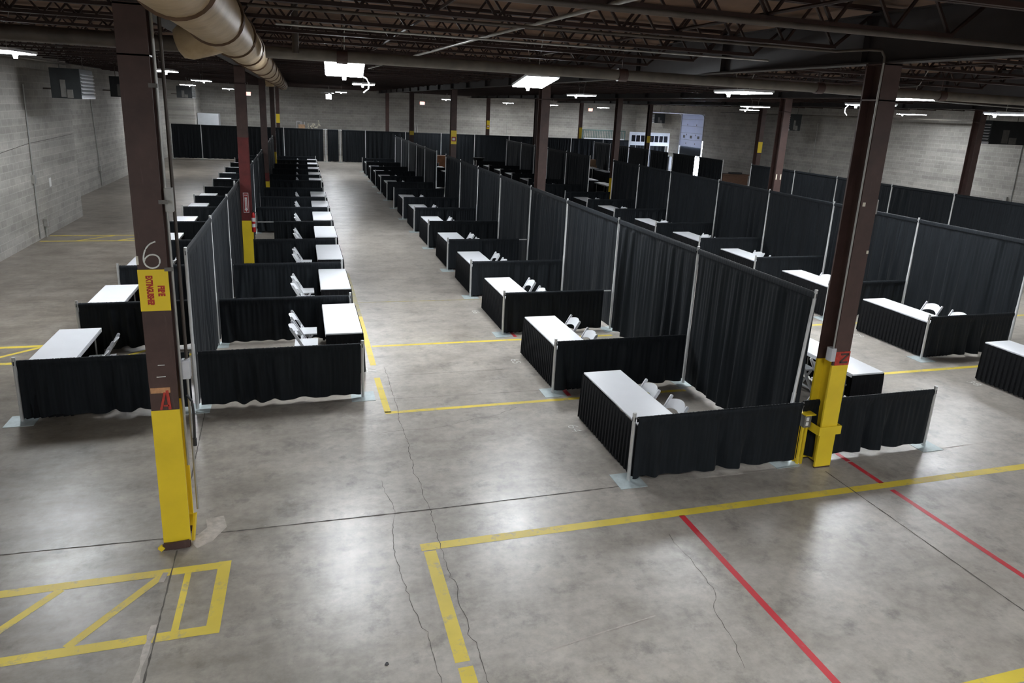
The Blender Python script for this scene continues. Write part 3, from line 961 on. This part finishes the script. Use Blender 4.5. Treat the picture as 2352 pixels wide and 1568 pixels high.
for k in range(3):
    g.bar((.85, 60, 2.18 + k * .17), (.93 - .02 * k, 60, 2.33 + k * .17), .09, .06)
g.bar((1.0, 60, 2.19), (1.9, 60.1, 2.2), .2, .06)
g.bar((1.55, 60, 2.3), (1.72, 60, 2.75), .05, .05).bar((1.72, 60, 2.75), (1.66, 60, 2.95), .06, .05)
tag(g.obj('packing_offcuts', M_CREAM), 'heap of cream plastic packing pieces on the rack beside the carton', 'packing')
tag(G().bar((9.9, 61.9, 0), (9.85, 62.4, 3.0), .07, .03).bar((10.2, 61.8, 0), (10.0, 62.4, 2.95), .07, .03).obj('leaning_poles', M_PIPE), 'two pale poles leaning against the far wall', 'poles')
tag(G().box(8.9, 9.75, 46.9, 47.3, 0, 1.33).obj('plywood_crate', M_PLY, None, False, .01), 'orange-brown wooden crate seen through the middle drape gap', 'crate')
tag(G().box(20.5, 21.2, 48.4, 49.0, 0, .78).box(20.55, 21.15, 48.5, 48.9, .78, 1.2).obj('carton_pile', M_CARD), 'pinkish cartons piled beyond the right drape gap', 'carton')
t = thing('cocktail_table', 'black draped round cocktail table before the far drape', 'table', (12.3, 49.0, 0))
G().tube([(0, 0, 1.07), (0, 0, 1.1)], .45, 24).obj('round_top', M_SKIRT, t)
G().tube([(0, 0, 0), (0, 0, .5), (0, 0, 1.06)], [.3, .12, .4], 20).obj('table_skirt', M_SKIRT, t, True)
t = thing('reception_desk', 'dark brown wooden desk between the two drapes on the right', 'desk', (27.5, 40.5, 0))
G().box(-.95, .95, -.4, .4, 0, 1.02).obj('desk_body', M_WOOD, t)
G().box(-1.02, 1.02, -.46, .46, 1.02, 1.08).obj('desk_top', M_WOOD, t)
tag(G().box(27.3, 28.1, 40.3, 40.7, 1.08, 1.19).obj('black_case', M_BLACKP, None, False, .02), 'flat black case lying on the wooden desk', 'case')

tag(G().prism([(.56, 4.90), (.58, 4.89), (.595, 4.90), (.59, 4.92), (.575, 4.925)], .0005, .010).obj('floor_scrap', M_BLACKP), 'tiny black scrap lying on the floor near the bottom of the photo', 'scrap')

# ------------------------------------------------------------------ pipe and drape
def drape_mesh(L, H, hem, seed, fold=3.6, amp=.045, cpm=52):
    rd = random.Random(seed)
    n = int(L * cpm)
    p1, p2, p3, p4 = [rd.random() * 6.28 for _ in range(4)]
    rows = [('b', .024, H - .07), ('b', .024, H - .01), ('b', .010, H + .014), ('b', -.010, H + .014), ('f', -.024, H - .012), ('f', -.024, H - .05), ('f', -.012, H - .085)]
    zs = [H - .16 - (H - .16 - hem) * (k / 7.0) for k in range(8)]
    bm = bmesh.new()
    ring = []
    for kind, yo, z in rows:
        ring.append([bm.verts.new((L * i / n, yo + .003 * math.sin(i * 2.1 + p1), z + (.008 * noise.noise((i * .8, seed, 1)) if kind == 'b' and z > H else 0))) for i in range(n + 1)])
    for k, z in enumerate(zs):
        t = (k + 1) / len(zs)
        row = []
        for i in range(n + 1):
            s = L * i / n
            ph = 6.283 * fold * s + 9.0 * noise.noise((s * .75, seed * 3.1, .3 + .25 * t)) + p2
            w = max(.06, .45 + 1.5 * noise.noise((s * 1.3, seed * 1.7, 5 + .3 * t)))
            a = amp * min(1, .3 + .9 * t) * min(1.2, w)
            edge = min(1, 8 * s, 8 * (L - s))
            y = (a * (math.sin(ph) + .3 * math.sin(2.17 * ph + p3)) + amp * .13 * (1.15 - t) * math.sin(6.283 * 10.5 * s + 5 * noise.noise((s * 2, seed, 2)) + p4)) * edge + .012 * noise.noise((s * 7, z * .8, seed)) - .012 + .02 * t * noise.noise((s * .6, 3, seed))
            x = s + .3 * a * math.cos(ph + .6) * edge
            zz = z
            if k == len(zs) - 1:
                zz = z + .022 * noise.noise((s * 1.3, seed, 9)) + .006 * math.sin(ph)
            row.append(bm.verts.new((x, y, max(zz, .004))))
        ring.append(row)
    for a, b in zip(ring, ring[1:]):
        for i in range(n):
            bm.faces.new((a[i], b[i], b[i + 1], a[i + 1]))
    me = bpy.data.meshes.new('curtain')
    bm.to_mesh(me)
    bm.free()
    me.polygons.foreach_set('use_smooth', [True] * len(me.polygons))
    me.materials.append(M_DRAPE)
    return me


TALL = [drape_mesh(3.0, 2.42, .05, s, 2.7, .055) for s in (11, 12, 13, 14)]
LOW = [drape_mesh(2.4, .895, .055, s, 2.9, .05, 56) for s in (21, 22, 23, 24)]
bar_tall = G().cyl((0, 0, 2.402), (3.0, 0, 2.402), .016, n=8).mesh('cross_bar', True)
bar_low = G().cyl((0, 0, .878), (2.4, 0, .878), .016, n=8).mesh('cross_bar', True)
for m_ in (bar_tall, bar_low):
    m_.materials.append(M_POLE)
NDR = [0]


def drape(p, q, tall, label, a=0.0, b=1.0, dy=0.0):
    """one cross bar with its curtain from post p to post q; the curtain covers the fraction a..b of the bar"""
    p, q = Vector((*p, 0)), Vector((*q, 0))
    L = (q - p).length
    rz = math.atan2(q.y - p.y, q.x - p.x)
    grp = 'tall black back drapes' if tall else 'low black side drapes'
    t = thing('back_drape' if tall else 'side_drape', label, 'drape', p, rz, grp)
    base = 3.0 if tall else 2.4
    NDR[0] += 1
    me = (TALL if tall else LOW)[NDR[0] % 4]
    pad = .03
    c = link('curtain', me, None, t)
    c.location = (pad + a * (L - 2 * pad), dy, 0)
    c.scale = ((L - 2 * pad) * (b - a) / base, 1, 1)
    k = link('cross_bar', bar_tall if tall else bar_low, None, t)
    k.location = (.024, 0, 0)
    k.scale = ((L - .048) / base, 1, 1)
    return t


pole_low = G().tube([(0, 0, 0), (0, 0, .955)], .024, 14).mesh('pole', True)
pole_tall = G().tube([(0, 0, 0), (0, 0, 1.02), (0, 0, 1.03), (0, 0, 2.47)], [.027, .027, .022, .022], 14).mesh('pole', True)
slot_low = G().box(-.006, .006, -.0255, -.02, .84, .90).box(-.0255, -.02, -.006, .006, .84, .90).mesh('bar_slot')
slot_tall = G().box(-.006, .006, -.0235, -.018, 2.36, 2.42).box(-.0235, -.018, -.006, .006, 2.36, 2.42).mesh('bar_slot')
plate = G().box(-.185, .185, -.185, .185, 0, .007).box(-.02, .02, -.02, .02, .007, .03).mesh('base_plate')
for m_, mt in ((pole_low, M_POLE), (pole_tall, M_POLE), (plate, M_BASE), (slot_low, M_BLACKP), (slot_tall, M_BLACKP)):
    m_.materials.append(mt)


def post(x, y, tall, label):
    t = thing('tall_upright' if tall else 'short_upright', label, 'post', (x, y, 0), 0, 'tall silver uprights' if tall else 'short silver uprights')
    link('pole', pole_tall if tall else pole_low, None, t)
    link('base_plate', plate, None, t)
    if y < 16:
        link('bar_slot', slot_tall if tall else slot_low, None, t)
    return t


# ---------- skirted tables
def make_table():
    t = thing('skirted_table', '', 'table', (0, 0, 0), 0, 'white topped black skirted tables')
    Lh, Wh = .915, .305
    g = G()
    g.box(-Wh, Wh, -Lh, Lh, .735, .762)
    g.obj('tabletop', M_TTOP, t, 'all', .006)
    G().box(-Wh - .004, -Wh + .012, -Lh + .02, Lh - .02, .70, .745).obj('cover_edge', M_TTOP, t, False, .004)
    bm = bmesh.new()
    path = [(-Wh, -Lh), (Wh + .012, -Lh), (Wh + .012, Lh), (-Wh, Lh)]
    normals = [(0, -1), (1, 0), (0, 1)]
    pts = []
    for (a, b), nn in zip(zip(path, path[1:]), normals):
        d_ = math.dist(a, b)
        m_ = int(d_ / .0115)
        for i in range(m_):
            tt = i / m_
            pts.append((a[0] + (b[0] - a[0]) * tt, a[1] + (b[1] - a[1]) * tt, nn))
    pts.append((path[-1][0], path[-1][1], normals[-1]))
    ring = []
    for z, am, off in ((.738, .002, .004), (.69, .004, .006), (.64, .009, .010), (.35, .016, .018), (.045, .022, .026)):
        row = []
        for i, (x, y, nn) in enumerate(pts):
            k = (i % 8) / 8.0
            saw = (k / .75 if k < .75 else (1 - k) / .25) - .5
            e = off + am * saw
            row.append(bm.verts.new((x + nn[0] * e, y + nn[1] * e, z - (.028 * (1 - k) if z < .1 else 0))))
        ring.append(row)
    for a, b in zip(ring, ring[1:]):
        for i in range(len(pts) - 1):
            bm.faces.new((a[i], b[i], b[i + 1], a[i + 1]))
    me = bpy.data.meshes.new('skirt')
    bm.to_mesh(me)
    bm.free()
    link('skirt', me, M_SKIRT, t)
    for s in (-1, 1):
        G().tube([(-.24, s * .72, .735), (-.24, s * .72, .0)], .014, 8).tube([(.24, s * .72, .735), (.24, s * .72, .0)], .014, 8).tube([(-.24, s * .72, .25), (.24, s * .72, .25)], .011, 8).obj('leg_frame', M_PIPE, t, True)
    return t


TABLE0 = make_table()
TUSED = [False]


def table(x, y, rz, label):
    if not TUSED[0]:
        TUSED[0] = True
        TABLE0.location = (x, y, 0)
        TABLE0.rotation_euler = (0, 0, rz)
        TABLE0['label'] = label
        return TABLE0
    return dup(TABLE0, (x, y, 0), rz, label)


# ---------- folding chairs (front towards +x)
def backrest(g):
    n = 14
    top, bot, thick = [], [], .012
    rings = []
    for i in range(n + 1):
        w = -1 + 2 * i / n
        y = .19 * w
        bow = -.045 * (1 - w * w)
        zt = .742 + .045 * (1 - w * w)
        zb = .605 + .05 * (1 - w * w)
        def px(z):
            return -.245 + (.79 - z) * (.45 / .79)
        rings.append([(px(zt) + bow, y, zt), (px(zb) + bow, y, zb), (px(zb) + bow + thick, y, zb), (px(zt) + bow + thick, y, zt)])
    vs = [[g.bm.verts.new(p) for p in r_] for r_ in rings]
    for a, b in zip(vs, vs[1:]):
        for k in range(4):
            g.bm.faces.new((a[k], a[(k + 1) % 4], b[(k + 1) % 4], b[k]))
    g.bm.faces.new(vs[0][::-1])
    g.bm.faces.new(vs[-1])


def chair_shapes():
    """yields (part name, G, material) for every part of a chair"""
    out = []
    g = G(); g.box(-.19, .20, -.195, .195, .432, .458); out.append(('seat', g, M_CHAIR, .008))
    g = G(); backrest(g); out.append(('backrest', g, M_CHAIR, 0))
    for s in (-.21, .21):
        g = G(); g.bar((-.235, s, .772), (.205, s, 0.0), .022, .046, (1, 0, 0)); g.cyl((-.236, s - .011, .775), (-.236, s + .011, .775), .023, n=12); out.append(('front_leg', g, M_CHAIR, 0))
    for s in (-.183, .183):
        g = G(); g.bar((.12, s, .432), (-.215, s, 0.0), .02, .036, (1, 0, 0)); out.append(('rear_leg', g, M_CHAIR, 0))
    g = G(); g.bar((.145, -.2, .105), (.145, .2, .105), .02, .03); out.append(('stretcher', g, M_CHAIR, 0))
    g = G(); g.bar((-.14, -.175, .10), (-.14, .175, .10), .02, .03); out.append(('stretcher', g, M_CHAIR, 0))
    g = G(); g.bar((-.075, -.2, .49), (-.075, .2, .49), .02, .05); out.append(('lower_slat', g, M_CHAIR, 0))
    g = G()
    for s in (-.224, .224):
        g.cyl((-.105, s - .006, .545), (-.105, s + .006, .545), .012, n=10)
    out.append(('pivot_cap', g, M_SCREW, 0))
    return out


CH0 = thing('folding_chair', '', 'chair', (0, 0, 0), 0, 'white folding chairs')
for nm, g, mt, bv in chair_shapes():
    g.obj(nm, mt, CH0, True, bv)
gg = G()
for nm, g, mt, bv in chair_shapes():
    tmp = bpy.data.meshes.new('t')
    g.bm.to_mesh(tmp)
    g.bm.free()
    gg.bm.from_mesh(tmp)
    bpy.data.meshes.remove(tmp)
FAR_CHAIR = gg.mesh('folding_chair')
FAR_CHAIR.materials.append(M_CHAIR)
CUSED = [False]
RDC = random.Random(7)


def chair(x, y, rz, label, far=False):
    rz += RDC.uniform(-.05, .05)
    if far:
        o = link('folding_chair', FAR_CHAIR)
        o.location = (x, y, 0)
        o.rotation_euler = (0, 0, rz)
        return tag(o, label, 'chair', 'white folding chairs')
    if not CUSED[0]:
        CUSED[0] = True
        CH0.location = (x, y, 0)
        CH0.rotation_euler = (0, 0, rz)
        CH0['label'] = label
        return CH0
    return dup(CH0, (x, y, 0), rz, label)


# ---------- left booth row
YL = [10.58, 13.5, 16.5, 19.45, 22.43, 25.48, 28.3, 31.2, 34.2, 36.8, 39.85, 42.85, 45.9, 48.65]
lx0 = lambda y: -3.84 + .005 * (y - 10)
lx1 = lambda y: .87 + .006 * (y - 10)
lxt = lambda y: -1.57 + .006 * (y - 10)
for i, y in enumerate(YL):
    o_ = ORD[i]
    post(lxt(y) - (.06 if i == 3 else 0), y - (.28 if i == 3 else 0), True, f'{o_} tall silver upright from the camera in the left booths\' back drape')
    post(lx1(y), y, False, f'{o_} short silver upright from the camera, aisle side of the left booths')
    post(lx0(y), y, False, f'{o_} short silver upright from the camera, wall side of the left booths')
    a = .28 if i == 4 else (.05 if i == 3 else 0)
    drape((lxt(y) + .03, y), (lx1(y), y), False, f'{o_} low black drape from the camera, aisle side of the left booths', a, 1)
    drape((lx0(y), y), (lxt(y) - .03, y), False, f'{o_} low black drape from the camera, wall side of the left booths')
    if i < len(YL) - 1:
        drape((lxt(y), y), (lxt(YL[i + 1]), YL[i + 1]), True, f'{o_} tall black drape from the camera along the left booths\' spine')
        yn = YL[i + 1]
        if i != 7:
            table((lx1(yn) - .235), yn - .93 - .08, 0, f'white topped black skirted table in the {o_} aisle-side booth of the left row')
            for k, dy in enumerate((2.17, 1.52)):
                chair(.03 + .005 * (y - 10), y + dy, 0, f'white folding chair, {("farther", "nearer")[k]} of the two in the {o_} aisle-side left booth', y > 28)
        if i not in (7,):
            table(lx0(y) + .33, y + .95, math.pi, f'white topped black skirted table in the {o_} wall-side booth of the left row')
            if i in (0, 2):
                chair(-3.09, y + 1.2, math.pi, f'white folding chair, farther of the two in the {o_} wall-side left booth')
                chair(-3.09, y + .55, math.pi, f'white folding chair, nearer of the two in the {o_} wall-side left booth')

# ---------- middle booth row
YA = [7.25, 10.17, 13.3, 16.3, 19.22, 22.45, 25.5, 28.5, 31.5, 34.2, 37.0, 39.72, 42.55, 45.7, 48.6]
ax = lambda y: 3.95 + .0045 * (y - 7)
hx = lambda y: 6.44 - .002 * (y - 7)
for i, y in enumerate(YA):
    o_ = ORD[i]
    post(ax(y), y, False, f'{o_} short silver upright from the camera, aisle side of the middle booths')
    ht = y if i != 9 else 33.7
    pt = post(hx(y) - (.14 if i == 0 else 0), ht + (.04 if i == 0 else 0), True, f'{o_} tall silver upright from the camera in the middle booths\' back drape')
    if i == 0:                      # this upright leans
        for ch in pt.children:
            if not ch.name.startswith('base_plate'):
                ch.rotation_euler = (0, .058, 0)
    b = {2: .93, 4: .90}.get(i, 1)
    drape((ax(y), y), (hx(y) - .03, y), False, f'{o_} low black drape from the camera, aisle side of the middle booths', 0, b if i else 1.03, 0 if i else -.04)
    if i < len(YA) - 1:
        yn = YA[i + 1]
        if i == 9:
            drape((hx(y), 33.7), (hx(yn), yn), True, 'tall black drape just beyond the gap in the middle booths\' spine')
        elif i != 8:
            drape((hx(y), y), (hx(yn), yn), True, f'{o_} tall black drape from the camera along the middle booths\' spine')
        if i != 8:
            table(ax(y) + .40 - (.03 if i else 0), y + .97, math.pi, f'white topped black skirted table in the {o_} aisle-side booth of the middle row')
            xx = {0: 4.6, 1: 4.71}.get(i, 4.83)
            d1, d2 = {0: (1.19, .57), 1: (1.58, .78)}.get(i, (1.45, .72))
            chair(xx, y + d1, math.pi, f'white folding chair, farther of the two in the {o_} aisle-side middle booth', i > 6)
            chair(xx - (.0 if i else -.09), y + d2, math.pi, f'white folding chair, nearer of the two in the {o_} aisle-side middle booth', i > 6)
# far side of the middle row, where it shows
for i, y in ((0, 7.25), (11, 39.72), (12, 42.55), (13, 45.7)):
    n_ = 'nearest' if i == 0 else ORD[i]
    post(8.8, y, False, f'short silver upright at the {n_} low drape, far side of the middle booths')
    drape((hx(y) + .03, y), (8.8, y), False, f'{n_} low black drape on the far side of the middle booths')
for i, y in ((0, 9.21), (11, 42.0 - .45), (12, 44.2)):
    n_ = {0: 'nearest', 11: 'nearer gap-side', 12: 'farther gap-side'}[i]
    table(8.6, y, 0, f'{n_} white topped table on the far side of the middle booths')
chair(8.31, 8.79, 0, 'white folding chair, nearer of two behind the column with the outlet')
chair(8.28, 9.5, 0, 'white folding chair, farther of two behind the column with the outlet')

# ---------- right booth row
YC = [7.5, 10.44, 13.3, 16.2, 19.1, 22.0, 25.48, 28.3, 31.0, 34.2, 36.7, 39.8, 42.3, 45.05, 48.5]
cx = lambda y: 12.1 - .002 * (y - 10)
tx = lambda y: 14.43 if y < 32 else 14.2
for i, y in enumerate(YC):
    o_ = ORD[i]
    ht = 33.35 if i == 9 else y
    if i > 0:
        post(cx(y), y, False, f'{o_} short silver upright from the camera, near side of the right booths')
        post(tx(y), ht, True, f'{o_} tall silver upright from the camera in the right booths\' back drape')
        drape((cx(y), y), (tx(y) - .03, y), False, f'{o_} low black drape from the camera, near side of the right booths')
    if i < len(YC) - 1:
        yn = YC[i + 1]
        if i == 9:
            drape((tx(y), 33.35), (tx(yn), yn), True, 'tall black drape just beyond the gap in the right booths\' spine')
        elif i not in (0, 8):
            drape((tx(y), y), (tx(yn), yn), True, f'{o_} tall black drape from the camera along the right booths\' spine')
        if i != 8:
            table(cx(y) + .42, y + (.97 if i else .86), math.pi, f'white topped black skirted table in the {o_} near-side booth of the right row')
            if i > 0:
                xx = 13.3 if i == 1 else 12.86
                chair(xx, y + 1.2, math.pi, f'white folding chair, farther of the two in the {o_} near-side right booth', i > 6)
                chair(xx, y + .5, math.pi, f'white folding chair, nearer of the two in the {o_} near-side right booth', i > 6)
# far side of the right row and the last row, seen through the gap
for k, (x, y) in enumerate(((16.4, 36.0), (16.5, 38.9))):
    table(x, y, 0, f'white topped table, {("nearer", "farther")[k]} on the far side of the right booths, seen through the gap')
for k, (x, y) in enumerate(((20.0, 44.4), (20.1, 47.0))):
    table(x, y, math.pi, f'white topped table, {("nearer", "farther")[k]} of the last row, seen through the right gap')
post(19.6, 45.45, False, 'short silver upright beside the last row\'s tables, seen through the right gap')

# ---------- drape line before the right wall
YD = [15.9, 18.8, 21.55, 24.48, 27.2, 30.5]
dx = 21.75
for i, y in enumerate(YD):
    post(dx, y, True, f'{ORD[i]} tall silver upright from the camera in the drape before the right wall')
    if i < len(YD) - 1:
        drape((dx, y), (dx, YD[i + 1]), True, f'{ORD[i]} tall black drape from the camera before the right wall')
YE = [33.0, 35.7, 38.45, 41.5, 44.5, 47.5, 50.5]
for i, y in enumerate(YE):
    post(dx, y, True, f'{ORD[i]} tall silver upright beyond the desk in the drape before the loading door')
    if i < len(YE) - 1:
        drape((dx, y), (dx, YE[i + 1]), True, f'{ORD[i]} tall black drape beyond the desk, before the loading door',
              (.02, .06, .17, .02, .02, .02)[i], (.90, .98, .93, .98, .98, .98)[i])

# ---------- drape across the far end
XF = [-8.6, -6.62, -3.9, -.95, 2.05, 3.12, 5.0, 8.05, 10.85, 13.55, 16.4, 19.4, 21.75, 24.6, 27.6, 30.4]
for i, x in enumerate(XF):
    yf = 55.9 - .02 * (x + 8)
    post(x, yf, True, f'{ORD[i]} tall silver upright from the left in the far end drape')
    if i < len(XF) - 1:
        yn = 55.9 - .02 * (XF[i + 1] + 8)
        a, b = (.0, 1.0)
        if i == 3:
            b = .95
        if i == 4:
            a, b = .10, .90
        if i == 5:
            a = .06
        drape((x, yf), (XF[i + 1], yn), True, f'{ORD[i]} tall black drape from the left across the far end', a, b)
